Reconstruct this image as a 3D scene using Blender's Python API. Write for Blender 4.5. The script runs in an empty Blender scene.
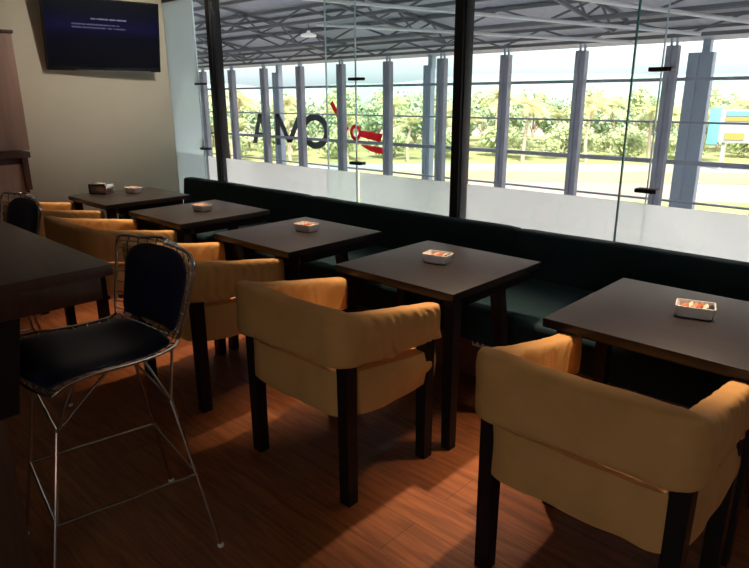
import bpy, bmesh, math, random
from mathutils import Vector, Matrix, noise
R = random.Random(7)
S = bpy.context.scene
COL = S.collection
PI = math.pi

# ------------------------------------------------------------------ materials
def mat(name, col, rough=.5, metal=0., spec=.5, var=0., scale=8., bump=0., bscale=60., stretch=None, sheen=0., emit=None):
    m = bpy.data.materials.new(name); m.use_nodes = True
    nt = m.node_tree; b = nt.nodes['Principled BSDF']
    b.inputs['Base Color'].default_value = (*col, 1)
    b.inputs['Roughness'].default_value = rough
    b.inputs['Metallic'].default_value = metal
    b.inputs['Specular IOR Level'].default_value = spec
    if sheen: b.inputs['Sheen Weight'].default_value = sheen
    if emit:
        b.inputs['Emission Color'].default_value = (*emit[0], 1); b.inputs['Emission Strength'].default_value = emit[1]
    if var or bump:
        tc = nt.nodes.new('ShaderNodeTexCoord'); mp = nt.nodes.new('ShaderNodeMapping')
        nt.links.new(tc.outputs['Object'], mp.inputs[0])
        if stretch: mp.inputs['Scale'].default_value = stretch
    if var:
        n = nt.nodes.new('ShaderNodeTexNoise'); n.inputs['Scale'].default_value = scale; n.inputs['Detail'].default_value = 5
        nt.links.new(mp.outputs[0], n.inputs['Vector'])
        r = nt.nodes.new('ShaderNodeValToRGB')
        r.color_ramp.elements[0].position = .3; r.color_ramp.elements[1].position = .7
        r.color_ramp.elements[0].color = (*[max(0, c*(1-var)) for c in col], 1)
        r.color_ramp.elements[1].color = (*[min(1, c*(1+var)) for c in col], 1)
        nt.links.new(n.outputs[0], r.inputs[0]); nt.links.new(r.outputs[0], b.inputs['Base Color'])
    if bump:
        n2 = nt.nodes.new('ShaderNodeTexNoise'); n2.inputs['Scale'].default_value = bscale; n2.inputs['Detail'].default_value = 4
        nt.links.new(mp.outputs[0], n2.inputs['Vector'])
        bp = nt.nodes.new('ShaderNodeBump'); bp.inputs['Strength'].default_value = bump; bp.inputs['Distance'].default_value = .01
        nt.links.new(n2.outputs[0], bp.inputs['Height']); nt.links.new(bp.outputs[0], b.inputs['Normal'])
    return m

def glass_mat(name, tint, refl=.04, haze=0., hazecol=(.9, .95, .95)):
    m = bpy.data.materials.new(name); m.use_nodes = True; nt = m.node_tree
    for n in list(nt.nodes): nt.nodes.remove(n)
    out = nt.nodes.new('ShaderNodeOutputMaterial')
    tr = nt.nodes.new('ShaderNodeBsdfTransparent'); tr.inputs[0].default_value = (*tint, 1)
    gl = nt.nodes.new('ShaderNodeBsdfGlossy'); gl.inputs['Roughness'].default_value = .02
    lw = nt.nodes.new('ShaderNodeLayerWeight'); lw.inputs['Blend'].default_value = .5
    pw = nt.nodes.new('ShaderNodeMath'); pw.operation = 'POWER'; pw.inputs[1].default_value = 5
    fr = nt.nodes.new('ShaderNodeMath'); fr.operation = 'MULTIPLY_ADD'; fr.inputs[1].default_value = .5; fr.inputs[2].default_value = refl*.5
    nt.links.new(lw.outputs['Facing'], pw.inputs[0]); nt.links.new(pw.outputs[0], fr.inputs[0])
    mx = nt.nodes.new('ShaderNodeMixShader')
    nt.links.new(fr.outputs[0], mx.inputs[0]); nt.links.new(tr.outputs[0], mx.inputs[1]); nt.links.new(gl.outputs[0], mx.inputs[2])
    last = mx
    if haze:
        df = nt.nodes.new('ShaderNodeBsdfDiffuse'); df.inputs[0].default_value = (*hazecol, 1)
        tl = nt.nodes.new('ShaderNodeBsdfTranslucent'); tl.inputs[0].default_value = (*hazecol, 1)
        ad = nt.nodes.new('ShaderNodeMixShader'); ad.inputs[0].default_value = .6
        nt.links.new(df.outputs[0], ad.inputs[1]); nt.links.new(tl.outputs[0], ad.inputs[2])
        m2 = nt.nodes.new('ShaderNodeMixShader'); m2.inputs[0].default_value = haze
        nt.links.new(mx.outputs[0], m2.inputs[1]); nt.links.new(ad.outputs[0], m2.inputs[2]); last = m2
    nt.links.new(last.outputs[0], out.inputs[0])
    return m

def leaf_mat(name, col, tl=.35):
    m = bpy.data.materials.new(name); m.use_nodes = True; nt = m.node_tree
    for n in list(nt.nodes): nt.nodes.remove(n)
    out = nt.nodes.new('ShaderNodeOutputMaterial')
    d = nt.nodes.new('ShaderNodeBsdfDiffuse'); t = nt.nodes.new('ShaderNodeBsdfTranslucent'); mx = nt.nodes.new('ShaderNodeMixShader')
    mx.inputs[0].default_value = tl
    tc = nt.nodes.new('ShaderNodeTexCoord'); n = nt.nodes.new('ShaderNodeTexNoise'); n.inputs['Scale'].default_value = 1.2
    nt.links.new(tc.outputs['Object'], n.inputs['Vector'])
    r = nt.nodes.new('ShaderNodeValToRGB'); r.color_ramp.elements[0].position = .35; r.color_ramp.elements[1].position = .65
    r.color_ramp.elements[0].color = (*[c*.8 for c in col], 1); r.color_ramp.elements[1].color = (*[min(1, c*1.25) for c in col], 1)
    nt.links.new(n.outputs[0], r.inputs[0])
    nt.links.new(r.outputs[0], d.inputs[0]); nt.links.new(r.outputs[0], t.inputs[0])
    nt.links.new(d.outputs[0], mx.inputs[1]); nt.links.new(t.outputs[0], mx.inputs[2]); nt.links.new(mx.outputs[0], out.inputs[0])
    return m

def film_mat():
    m = bpy.data.materials.new('frosted_film'); m.use_nodes = True; nt = m.node_tree
    for n in list(nt.nodes): nt.nodes.remove(n)
    out = nt.nodes.new('ShaderNodeOutputMaterial')
    d = nt.nodes.new('ShaderNodeBsdfDiffuse'); d.inputs[0].default_value = (.92, .92, .91, 1)
    t = nt.nodes.new('ShaderNodeBsdfTranslucent'); t.inputs[0].default_value = (.95, .95, .94, 1)
    mx = nt.nodes.new('ShaderNodeMixShader'); mx.inputs[0].default_value = .75
    nt.links.new(d.outputs[0], mx.inputs[1]); nt.links.new(t.outputs[0], mx.inputs[2]); nt.links.new(mx.outputs[0], out.inputs[0])
    return m

def floor_mat():
    m = bpy.data.materials.new('laminate_floor'); m.use_nodes = True; nt = m.node_tree; b = nt.nodes['Principled BSDF']
    tc = nt.nodes.new('ShaderNodeTexCoord')
    br = nt.nodes.new('ShaderNodeTexBrick')
    br.inputs['Scale'].default_value = 1; br.inputs['Brick Width'].default_value = 1.25; br.inputs['Row Height'].default_value = .19
    br.inputs['Mortar Size'].default_value = .0018; br.inputs['Mortar Smooth'].default_value = .3; br.offset = .37
    br.inputs['Color1'].default_value = (.262, .086, .026, 1); br.inputs['Color2'].default_value = (.215, .068, .020, 1); br.inputs['Mortar'].default_value = (.10, .03, .01, 1)
    nt.links.new(tc.outputs['Object'], br.inputs['Vector'])
    mp = nt.nodes.new('ShaderNodeMapping'); mp.inputs['Scale'].default_value = (1.4, 17, 1)
    nt.links.new(tc.outputs['Object'], mp.inputs[0])
    n = nt.nodes.new('ShaderNodeTexNoise'); n.inputs['Scale'].default_value = 2.2; n.inputs['Detail'].default_value = 6; n.inputs['Distortion'].default_value = 1.2
    nt.links.new(mp.outputs[0], n.inputs['Vector'])
    r = nt.nodes.new('ShaderNodeValToRGB'); r.color_ramp.elements[0].position = .36; r.color_ramp.elements[1].position = .66
    r.color_ramp.elements[0].color = (.62, .55, .5, 1); r.color_ramp.elements[1].color = (1.1, 1.08, 1.05, 1)
    nt.links.new(n.outputs[0], r.inputs[0])
    mx = nt.nodes.new('ShaderNodeMix'); mx.data_type = 'RGBA'; mx.blend_type = 'MULTIPLY'; mx.inputs[0].default_value = 1
    nt.links.new(br.outputs[0], mx.inputs[6]); nt.links.new(r.outputs[0], mx.inputs[7])
    nt.links.new(mx.outputs[2], b.inputs['Base Color'])
    b.inputs['Roughness'].default_value = .42; b.inputs['Specular IOR Level'].default_value = .35
    return m

def roof_mat():
    m = bpy.data.materials.new('corrugated_roof'); m.use_nodes = True; nt = m.node_tree; b = nt.nodes['Principled BSDF']
    b.inputs['Base Color'].default_value = (.50, .53, .60, 1); b.inputs['Roughness'].default_value = .6
    tc = nt.nodes.new('ShaderNodeTexCoord'); w = nt.nodes.new('ShaderNodeTexWave'); w.inputs['Scale'].default_value = 1.3; w.bands_direction = 'X'
    nt.links.new(tc.outputs['Object'], w.inputs['Vector'])
    bp = nt.nodes.new('ShaderNodeBump'); bp.inputs['Strength'].default_value = .6; bp.inputs['Distance'].default_value = .05
    nt.links.new(w.outputs[1], bp.inputs['Height']); nt.links.new(bp.outputs[0], b.inputs['Normal'])
    return m

def screen_mat():
    m = bpy.data.materials.new('screen'); m.use_nodes = True; nt = m.node_tree; b = nt.nodes['Principled BSDF']
    b.inputs['Base Color'].default_value = (.004, .004, .005, 1); b.inputs['Roughness'].default_value = .3; b.inputs['Specular IOR Level'].default_value = .12
    tc = nt.nodes.new('ShaderNodeTexCoord'); sp = nt.nodes.new('ShaderNodeSeparateXYZ'); nt.links.new(tc.outputs['Generated'], sp.inputs[0])
    r = nt.nodes.new('ShaderNodeValToRGB'); e = r.color_ramp.elements
    e[0].position = .0; e[0].color = (.001, .001, .002, 1); e[1].position = 1; e[1].color = (.002, .003, .004, 1)
    a = e.new(.45); a.color = (.001, .001, .006, 1); a = e.new(.62); a.color = (.002, .002, .024, 1); a = e.new(.8); a.color = (.001, .002, .008, 1)
    nt.links.new(sp.outputs[2], r.inputs[0]); nt.links.new(r.outputs[0], b.inputs['Emission Color']); b.inputs['Emission Strength'].default_value = 1
    return m

M = dict(
    table=mat('dark_table_wood', (.0135, .0095, .0085), .40, spec=.34, var=.25, scale=3, stretch=(2, 14, 2)),
    leg=mat('dark_leg_wood', (.009, .005, .0042), .55, spec=.22, var=.2, scale=5, stretch=(10, 10, 1)),
    bar=mat('bar_wood', (.05, .017, .011), .35, var=.3, scale=3, stretch=(2, 14, 2)),
    barleg=mat('bar_leg_wood', (.09, .042, .026), .45, var=.25, scale=4, stretch=(14, 14, 1)),
    ochre=mat('ochre_cover_cloth', (.55, .29, .095), .75, spec=.25, var=.08, scale=9, bump=.12, bscale=45),
    teal=mat('teal_upholstery', (.0060, .0225, .0265), .75, spec=.22, var=.12, scale=12, bump=.1, bscale=160),
    plinth=mat('reddish_plinth_wood', (.16, .05, .03), .5, var=.25, scale=4, stretch=(2, 10, 10)),
    navy=mat('navy_pad_vinyl', (.006, .008, .024), .5, spec=.35, bump=.05, bscale=90),
    chrome=mat('chrome_wire', (.72, .7, .68), .16, metal=1),
    porcelain=mat('white_porcelain', (.78, .76, .74), .25),
    paper=mat('cream_paper', (.75, .6, .45), .6), brown=mat('brown_paper', (.42, .13, .05), .55, var=.2, scale=40), black=mat('black_plastic', (.012, .012, .013), .35),
    redp=mat('orange_paper', (.62, .22, .1), .55),
    wall=mat('beige_wall_paint', (.60, .54, .42), .8, var=.03, scale=2, bump=.06, bscale=120),
    ceil=mat('ceiling_paint', (.45, .42, .36), .9), rear=mat('rear_wall_paint', (.20, .16, .12), .9),
    header=mat('black_steel', (.012, .012, .014), .4, metal=.3),
    steel=mat('grey_blue_steel', (.34, .36, .43), .5, metal=0., var=.12, scale=3),
    steel2=mat('pale_blue_steel', (.40, .48, .60), .5, metal=0., var=.1, scale=2),
    truss=mat('dark_truss_steel', (.17, .18, .20), .55, metal=.0),
    pipe=mat('white_pipe', (.92, .93, .95), .4),
    edge=mat('green_glass_edge', (.07, .27, .22), .2, spec=.6), edge2=mat('pale_glass_edge', (.55, .72, .78), .15, spec=.8),
    clamp=mat('dark_bronze_clamp', (.035, .028, .024), .35, metal=.7),
    cabinet=mat('reddish_cabinet_wood', (.10, .04, .028), .45, var=.25, scale=3, stretch=(10, 10, 1)),
    pink=mat('pinkish_laminate', (.55, .34, .26), .5, var=.08, scale=3, stretch=(8, 8, 1)),
    tv=mat('tv_plastic', (.008, .008, .009), .25),
    bezeltrim=mat('silver_trim', (.4, .4, .4), .3, metal=.8),
    text=mat('screen_text', (.1, .1, .15), .5, emit=((.16, .16, .28), .5)), text2=mat('screen_text_dim', (.05, .05, .1), .5, emit=((.10, .10, .22), .35)),
    outlet=mat('outlet_plastic', (.6, .57, .52), .4),
    letter=mat('dark_grey_vinyl', (.06, .075, .085), .6), redv=leaf_mat('red_vinyl', (.9, .07, .10), .5),
    concrete=mat('concrete', (.62, .62, .63), .85, var=.08, scale=1),
    pave=mat('pink_pavement', (.26, .205, .18), .9, var=.08, scale=.15), road=mat('grey_asphalt', (.20, .21, .23), .9, var=.1, scale=.2),
    grass=mat('dry_grass', (.22, .23, .09), .95, var=.25, scale=.25), sand=mat('ochre_soil', (.27, .22, .13), .95, var=.15, scale=.2),
    trunk=mat('palm_bark', (.36, .29, .21), .9, var=.2, scale=6), hill=mat('hill_haze_tint', (.19, .27, .25), .95, var=.12, scale=.03),  # hill: distance haze is put into the pale bluish base colour
    bcyan=mat('cyan_panel', (.11, .34, .40), .6), bwhite=mat('white_panel', (.30, .32, .33), .6), byel=mat('yellow_panel', (.32, .23, .05), .6),
    palm=leaf_mat('palm_leaf', (.50, .50, .27)), palm2=leaf_mat('palm_leaf_dry', (.55, .48, .26)),
    bush=leaf_mat('bush_leaf', (.36, .46, .30)), bush2=leaf_mat('bush_leaf_light', (.46, .52, .29)),
    lampw=mat('lamp_enamel', (.8, .8, .78), .3, emit=((1, .97, .9), .35)),
    glow=mat('lamp_glow', (.9, .85, .7), .4, emit=((1, .8, .55), 3)),
    floor=floor_mat(), roof=roof_mat(), screen=screen_mat(), film=film_mat(),
    glass=glass_mat('clear_glass', (.985, .995, .99)), tint=glass_mat('green_tint_glass', (.92, .97, .95), .06),
    reflhaze=glass_mat('glass_reflection_haze', (.85, .93, .93), .06, haze=.78, hazecol=(.80, .88, .90)),  # milky haze put in to imitate windows reflected in the left pane
)

# ------------------------------------------------------------------ mesh helper
class MB:
    def __init__(s): s.bm = bmesh.new()
    def box(s, c, d, bev=0., rot=None, seg=2, taper=None):
        b = bmesh.new(); bmesh.ops.create_cube(b, size=1)
        for v in b.verts:
            k = 1.
            if taper is not None and v.co.z < 0: k = taper
            v.co = Vector((v.co.x*d[0]*k, v.co.y*d[1]*k, v.co.z*d[2]))
        if bev: bmesh.ops.bevel(b, geom=b.edges[:], offset=bev, segments=seg, affect='EDGES', profile=.6)
        mtx = Matrix.Translation(c)
        if rot is not None: mtx = mtx @ rot
        s.add(b, mtx); return s
    def add(s, b, mtx=None):
        if mtx is not None: bmesh.ops.transform(b, matrix=mtx, verts=b.verts[:])
        me = bpy.data.meshes.new('t'); b.to_mesh(me); b.free(); s.bm.from_mesh(me); bpy.data.meshes.remove(me)
    def tube(s, pts, r, n=8, closed=False, cap=True):
        pts = [Vector(p) for p in pts]; N = len(pts)
        rs = r if isinstance(r, (list, tuple)) else [r]*N
        rings = []; up = None
        for i, p in enumerate(pts):
            if closed: t = (pts[(i+1) % N]-pts[i-1]).normalized()
            else: t = (pts[min(i+1, N-1)]-pts[max(i-1, 0)]).normalized()
            if up is None: up = t.orthogonal().normalized()
            up = (up - t*up.dot(t))
            up = up.normalized() if up.length > 1e-6 else t.orthogonal().normalized()
            w = t.cross(up)
            rings.append([s.bm.verts.new(p+(up*math.cos(a*2*PI/n)+w*math.sin(a*2*PI/n))*rs[i]) for a in range(n)])
        for i in range(N if closed else N-1):
            A, B = rings[i], rings[(i+1) % N]
            for a in range(n): s.bm.faces.new((A[a], A[(a+1) % n], B[(a+1) % n], B[a]))
        if cap and not closed: s.bm.faces.new(rings[0][::-1]); s.bm.faces.new(rings[-1])
        return s
    def lathe(s, prof, c=(0, 0, 0), n=24):
        c = Vector(c); rings = []
        for r, z in prof:
            rings.append([s.bm.verts.new(c+Vector((r*math.cos(a*2*PI/n), r*math.sin(a*2*PI/n), z))) for a in range(n)])
        for A, B in zip(rings, rings[1:]):
            for a in range(n): s.bm.faces.new((A[a], A[(a+1) % n], B[(a+1) % n], B[a]))
        s.bm.faces.new(rings[0][::-1]); s.bm.faces.new(rings[-1]); return s
    def beam(s, a, b, w):
        a, b = Vector(a), Vector(b); d = b-a
        q = d.to_track_quat('Z', 'Y').to_matrix().to_4x4()
        return s.box((a+b)/2, (w, w, d.length), rot=q)
    def grid(s, rows):
        V = [[s.bm.verts.new(p) for p in r] for r in rows]
        for A, B in zip(V, V[1:]):
            for i in range(len(A)-1): s.bm.faces.new((A[i], A[i+1], B[i+1], B[i]))
        return V
    def prism(s, poly, y0, y1):          # polygon in XZ extruded along Y
        A = [s.bm.verts.new((x, y0, z)) for x, z in poly]; B = [s.bm.verts.new((x, y1, z)) for x, z in poly]
        s.bm.faces.new(A); s.bm.faces.new(B[::-1])
        for i in range(len(poly)):
            j = (i+1) % len(poly); s.bm.faces.new((A[j], A[i], B[i], B[j]))
        return s
    def obj(s, name, m, parent=None, smooth=True, loc=None):
        bmesh.ops.recalc_face_normals(s.bm, faces=s.bm.faces[:])
        me = bpy.data.meshes.new(name); s.bm.to_mesh(me); s.bm.free()
        if smooth:
            for p in me.polygons: p.use_smooth = True
            try: me.set_sharp_from_angle(angle=math.radians(35))
            except Exception: pass
        for x in (m if isinstance(m, (list, tuple)) else [m]): me.materials.append(x)
        o = bpy.data.objects.new(name, me); COL.objects.link(o)
        if parent: o.parent = parent
        if loc: o.location = loc
        return o

def tag(o, label=None, cat=None, group=None, kind=None):
    if label: o['label'] = label
    if cat: o['category'] = cat
    if group: o['group'] = group
    if kind: o['kind'] = kind
    return o
def thing(name, loc, label, cat, group=None, rz=0, kind=None):
    o = bpy.data.objects.new(name, None); COL.objects.link(o); o.location = loc; o.rotation_euler = (0, 0, rz)
    o.empty_display_size = .1
    return tag(o, label, cat, group, kind)
def dup(root, loc=None, rz=None, label=None):
    def rec(o, par):
        c = o.copy(); COL.objects.link(c)
        if par: c.parent = par
        for ch in list(o.children): rec(ch, c)
        return c
    r = rec(root, None)
    if loc is not None: r.location = loc
    if rz is not None: r.rotation_euler = (0, 0, rz)
    if label: r['label'] = label
    return r
def struct(o, label=None, cat=None): return tag(o, label, cat, kind='structure')

# ------------------------------------------------------------------ lounge shell
XW, YG, CZ = -6.24, 3.47, 2.85
struct(MB().box((-1.62, .55, -.1), (9.5, 6.1, .2)).obj('floor', M['floor'], smooth=False), 'reddish wood laminate plank floor of the lounge', 'floor')
struct(MB().box((-1.62, .55, CZ+.1), (9.5, 6.1, .2)).obj('ceiling', M['ceil'], smooth=False), 'plain lounge ceiling above the tables', 'ceiling')
struct(MB().box((XW-.06, .52, CZ/2), (.12, 6.02, CZ)).obj('wall_left', M['wall'], smooth=False), 'beige wall carrying the television', 'wall')
struct(MB().box((3.1, .52, CZ/2), (.12, 6.02, CZ)).obj('wall_right', M['rear'], smooth=False), 'lounge wall to the right', 'wall')
for x0_, x1_, z0_, z1_ in ((-6.37, -.2, 0, CZ), (1.6, 3.13, 0, CZ), (-.2, 1.6, 2.15, CZ)):     # opening added behind the camera to let in fill light
    struct(MB().box(((x0_+x1_)/2, -2.5, (z0_+z1_)/2), (x1_-x0_, .12, z1_-z0_)).obj('wall_back', M['rear'], smooth=False), 'unseen lounge wall with an opening added for fill light', 'wall')
struct(MB().box((-1.6, YG+.02, 2.645), (9.24, .10, .41)).obj('trim_1', M['header'], smooth=False), 'black steel header above the glass partition', 'trim')
struct(MB().box((XW+.006, .9, .05), (.012, 5.1, .1)).obj('baseboard_left', M['cabinet'], smooth=False), 'dark baseboard under the beige wall', 'baseboard')

# posts
for X, lab in ((-5.355, 'black steel post of the glass partition nearest the television wall'), (-2.50, 'black steel post in the middle of the glass partition'), (.9, 'black steel post at the right end of the glass partition')):
    t = thing('partition_post', (X, YG, 0), lab, 'post')
    MB().box((-.012, .0, 1.22), (.066, .12, 2.44), .004).obj('post_body', M['header'], t)
    MB().box((.026, .0, 1.22), (.010, .08, 2.44), .002).obj('cover_strip', M['header'], t)
# panes
WN = [0]
def pane(x0, x1, y, mt, film=True, e0=None, e1=None, z1=2.44, fx0=None):
    WN[0] += 1
    th = .012
    o = struct(MB().box(((x0+x1)/2, y, z1/2), (x1-x0, th, z1)).obj('window_%d' % WN[0], mt, smooth=False))
    if film:
        fa = x0 if fx0 is None else fx0
        MB().box(((fa+x1)/2, y+th/2+.0015, .479), (x1-fa-.004, .001, .958)).obj('frosted_film', M['film'], o, smooth=False)
    for x, e in ((x0, e0), (x1, e1)):
        if e: MB().box((x, y, z1/2), (.004 if e == 'edge2' else .008, th+.002, z1)).obj('glass_edge', M[e], o, smooth=False)
    return o
pane(XW, -5.68, YG-.012, M['reflhaze'], True, None, 'edge2')
pane(-5.665, -5.395, YG+.008, M['glass'], True)
pane(-5.315, -3.49, YG-.008, M['glass'], True, None, 'edge2')
pane(-3.84, -2.55, YG+.012, M['tint'], True, 'edge2', None, fx0=-3.49)
pane(-2.46, -1.262, YG+.012, M['glass'], True, None, 'edge2')
pane(-1.402, .86, YG-.012, M['glass'], True, 'edge', None, fx0=-1.262)
pane(.94, 3.04, YG, M['glass'], True)
for (x, y), where in zip(((-5.675, YG-.02), (-3.495, YG-.012), (-1.262, YG-.006)), ('beside the post nearest the television', 'halfway between the two black posts', 'on the overlapping panes right of the middle post')):
    for z, hl in ((1.656, 'upper'), (1.031, 'lower')):
        t = thing('glass_clamp', (x+.06, YG, z), 'small dark %s clamp joining glass panes %s' % (hl, where), 'clamp', 'clamps on the glass partition')
        MB().box((-.055, 0, 0), (.115, .07, .022), .004).obj('clamp_bar', M['clamp'], t)
        MB().tube([(-.02, -.033, 0), (-.02, -.042, 0)], .011, 12).obj('clamp_bolt', M['clamp'], t)

# ------------------------------------------------------------------ television
t = thing('television', (XW, 2.765, 1.772), 'wall-mounted flat television showing a dark navy screen with blurred lines', 'television', rz=0)
tv = bpy.data.objects.new('tv_tilt', None); bpy.data.objects.remove(tv)
rot = Matrix.Rotation(math.radians(-5), 4, 'Z') @ Matrix.Rotation(math.radians(9), 4, 'Y')
o = MB().box((.02, 0, .32), (.04, .3, .3), .004).obj('wall_bracket', M['header'], t)
def tvpart(mb, name, m):
    o = mb.obj(name, m, t, smooth=False); o.matrix_local = Matrix.Translation((.10, 0, 0)) @ rot; return o
W2, HH = 1.05, .63
tvpart(MB().box((-.02, 0, HH/2), (.05, W2, HH), .006), 'tv_body', M['tv'])
tvpart(MB().box((.0065, 0, HH/2+.012), (.003, W2-.03, HH-.05)), 'screen', M['screen'])
mb = MB()
tvpart(MB().box((.0085, .07, .005), (.003, W2-.35, .006)), 'bottom_trim', M['bezeltrim'])
def dashes(y0, y1, z, h, seed):
    rr = random.Random(seed); mb = MB(); y = y0; mb.box((.0090, (y0+y1)/2, z), (.001, y1-y0, h*.25))
    while y < y1:
        w = rr.uniform(.008, .016)
        if rr.random() > .16: mb.box((.0090, y+w/2, z), (.001, w*.78, h*rr.uniform(.7, 1)))
        y += w
    return mb
tvpart(dashes(-.12, .20, .455, .016, 1), 'text_line', M['text'])
tvpart(dashes(-.29, .13, .405, .014, 2), 'text_line', M['text2'])
tvpart(dashes(-.29, .19, .378, .014, 3), 'text_line', M['text2'])

# ------------------------------------------------------------------ service cabinet on the left wall
t = thing('service_cabinet', (XW, 1.1, 0), 'dark wooden service cabinet with pinkish tall back panel against the beige wall', 'cabinet')
MB().box((.28, -.22, .53), (.54, 1.80, 1.04), .006).obj('cabinet_body', M['cabinet'], t)
MB().box((.30, -.22, 1.085), (.62, 1.86, .05), .006).obj('countertop', M['cabinet'], t)
MB().box((.335, .665, .93), (.54, .045, .26), .004).obj('counter_end_panel', M['cabinet'], t)
MB().box((.20, .51, 1.57), (.40, .54, .92), .005).obj('back_panel', M['pink'], t)
MB().box((.20, .51, 2.045), (.43, .56, .025), .004).obj('panel_cap', M['cabinet'], t)
MB().box((.43, .28, 1.36), (.05, .42, .49), .005).obj('shelf_panel', M['cabinet'], t)
for k in range(3):
    d = MB().box((.56, -.82+k*.59, .53), (.02, .57, .96), .004).obj('door', M['pink'] if k == 2 else M['cabinet'], t)
    MB().tube([(.57, -.6+k*.59, .62), (.595, -.6+k*.59, .62), (.595, -.6+k*.59, .76), (.57, -.6+k*.59, .76)], .005, 8).obj('door_handle', M['chrome'], d)

# ------------------------------------------------------------------ banquette
bx = [-5.92, -3.955, -1.985, .02, 2.0]
blab = ['dark teal upholstered banquette section at the television end', 'dark teal upholstered banquette section second from the television', 'dark teal upholstered banquette section behind the two nearest tables', 'dark teal upholstered banquette section at the right end']
def cushion(x0, x1, prof, bm_, nx=24, amp=.004, seed=0):
    n = len(prof); rows = []
    for i in range(nx+1):
        u = i/nx; x = x0+(x1-x0)*u
        e = min(u, 1-u)*(x1-x0); k = 1 - .03*max(0, 1-e/.03)**2
        cy = sum(p[0] for p in prof)/n; cz = sum(p[1] for p in prof)/n
        row = []
        for y, z in prof:
            d = noise.noise(Vector((x*2.3, y*3, z*3+seed)))*amp
            row.append(Vector((x, cy+(y-cy)*k, cz+(z-cz)*k+d)))
        row.append(row[0].copy()); rows.append(row)
    V = bm_.grid(rows)
    bm_.bm.faces.new(V[0][:-1]); bm_.bm.faces.new(V[-1][:-1][::-1])
    return bm_
def rrect(y0, y1, z0, z1, r=.03, lean=0., n=4):
    pts = []
    for cx, cz, a0 in ((y1-r, z1-r, 0), (y0+r, z1-r, 90), (y0+r, z0+r, 180), (y1-r, z0+r, 270)):
        for i in range(n+1):
            a = math.radians(a0+90*i/n); pts.append((cx+r*math.cos(a), cz+r*math.sin(a)))
    out = []
    for a, b in zip(pts, pts[1:]+pts[:1]):
        out.append(a)
        m = math.hypot(a[0]-b[0], a[1]-b[1])
        for k in range(1, int(m/.06)): f = k/int(m/.06); out.append((a[0]+(b[0]-a[0])*f, a[1]+(b[1]-a[1])*f))
    return [(y+lean*(z-z0), z) for y, z in out]
for i in range(4):
    t = thing('banquette', (0, 0, 0), blab[i], 'bench', 'teal banquette sections along the glass')
    t.location = ((bx[i]+bx[i+1])/2, 2.6, 0); ox, oy = t.location.x, t.location.y
    h = (bx[i+1]-bx[i])/2-.003
    cushion(-h, h, rrect(-.01, .72, .265, .462, .035), MB(), seed=i).obj('seat', M['teal'], t)
    cushion(-h, h, rrect(.70, .80, .40, .738, .022, lean=.10), MB(), seed=i+9).obj('backrest', M['teal'], t)
    MB().box((0, .40, .132), (2*h, .55, .264), .003).obj('plinth', M['plinth'], t)
    for sx in ((-h+.07, .05) if i != 2 else (.05+0, h-.07)):
        MB().box((sx, .05, .132), (.055, .055, .264), .004).obj('leg', M['plinth'], t)
    if i == 2:
        q = MB().box((-.82, .121, .215), (.075, .008, .05), .003).obj('outlet_plate', M['outlet'], t)
        for sx in (-.018, .018): MB().box((-.82+sx, .1165, .215), (.016, .003, .02)).obj('socket', M['black'], q)

# ------------------------------------------------------------------ cafe tables
TX = [-5.404, -4.317, -3.213, -2.149, -1.031]
TW = [.71, .71, .71, .71, .72]
TY0, TD = 1.973, .717
t = thing('cafe_table', (0, 0, 0), '', 'table', 'square dark cafe tables along the banquette')
w = .711
MB().box((0, 0, .733), (w, TD, .034), .003).obj('tabletop', M['table'], t)
MB().box((0, .03, .69), (w-.05, TD-.17, .052), .003).obj('apron', M['leg'], t)
def leg_mb(top, bot, s0, s1):
    mb = MB(); q = Vector(bot)-Vector(top)
    rows = []
    for k in range(7):
        f = k/6; p = Vector(top)+q*f; s_ = (s0+(s1-s0)*f)/2
        rows.append([p+Vector((a*s_, b*s_, 0)) for a, b in ((-1, -1), (1, -1), (1, 1), (-1, 1), (-1, -1))])
    V = mb.grid(rows); mb.bm.faces.new(V[0][:4]); mb.bm.faces.new(V[-1][:4][::-1])
    bmesh.ops.remove_doubles(mb.bm, verts=mb.bm.verts[:], dist=1e-5)
    return mb
for sx in (-1, 1):
    leg_mb((sx*.315, -.303, .718), (sx*.315, -.303, 0), .055, .046).obj('leg', M['leg'], t, smooth=False)
    leg_mb((sx*.295, .07, .68), (sx*.325, .165, 0), .055, .042).obj('leg', M['leg'], t, smooth=False)
tl = ['square dark table nearest the television, holding a chrome napkin dispenser', 'square dark table second from the television wall', 'square dark table in the middle of the row of five', 'square dark table fourth from the television, behind the whole ochre armchair', 'square dark table nearest the camera at the right edge']
tables = []
for i in range(5):
    o = t if i == 0 else dup(t)
    o.location = (TX[i]+.355, TY0+TD/2, 0); o['label'] = tl[i]; tables.append(o)
    if i == 4:
        for ch in [c for c in o.children if c.name.startswith('leg')]:
            if min(v.co.y for v in ch.data.vertices) < -.2: ch.location.y += .062

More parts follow.
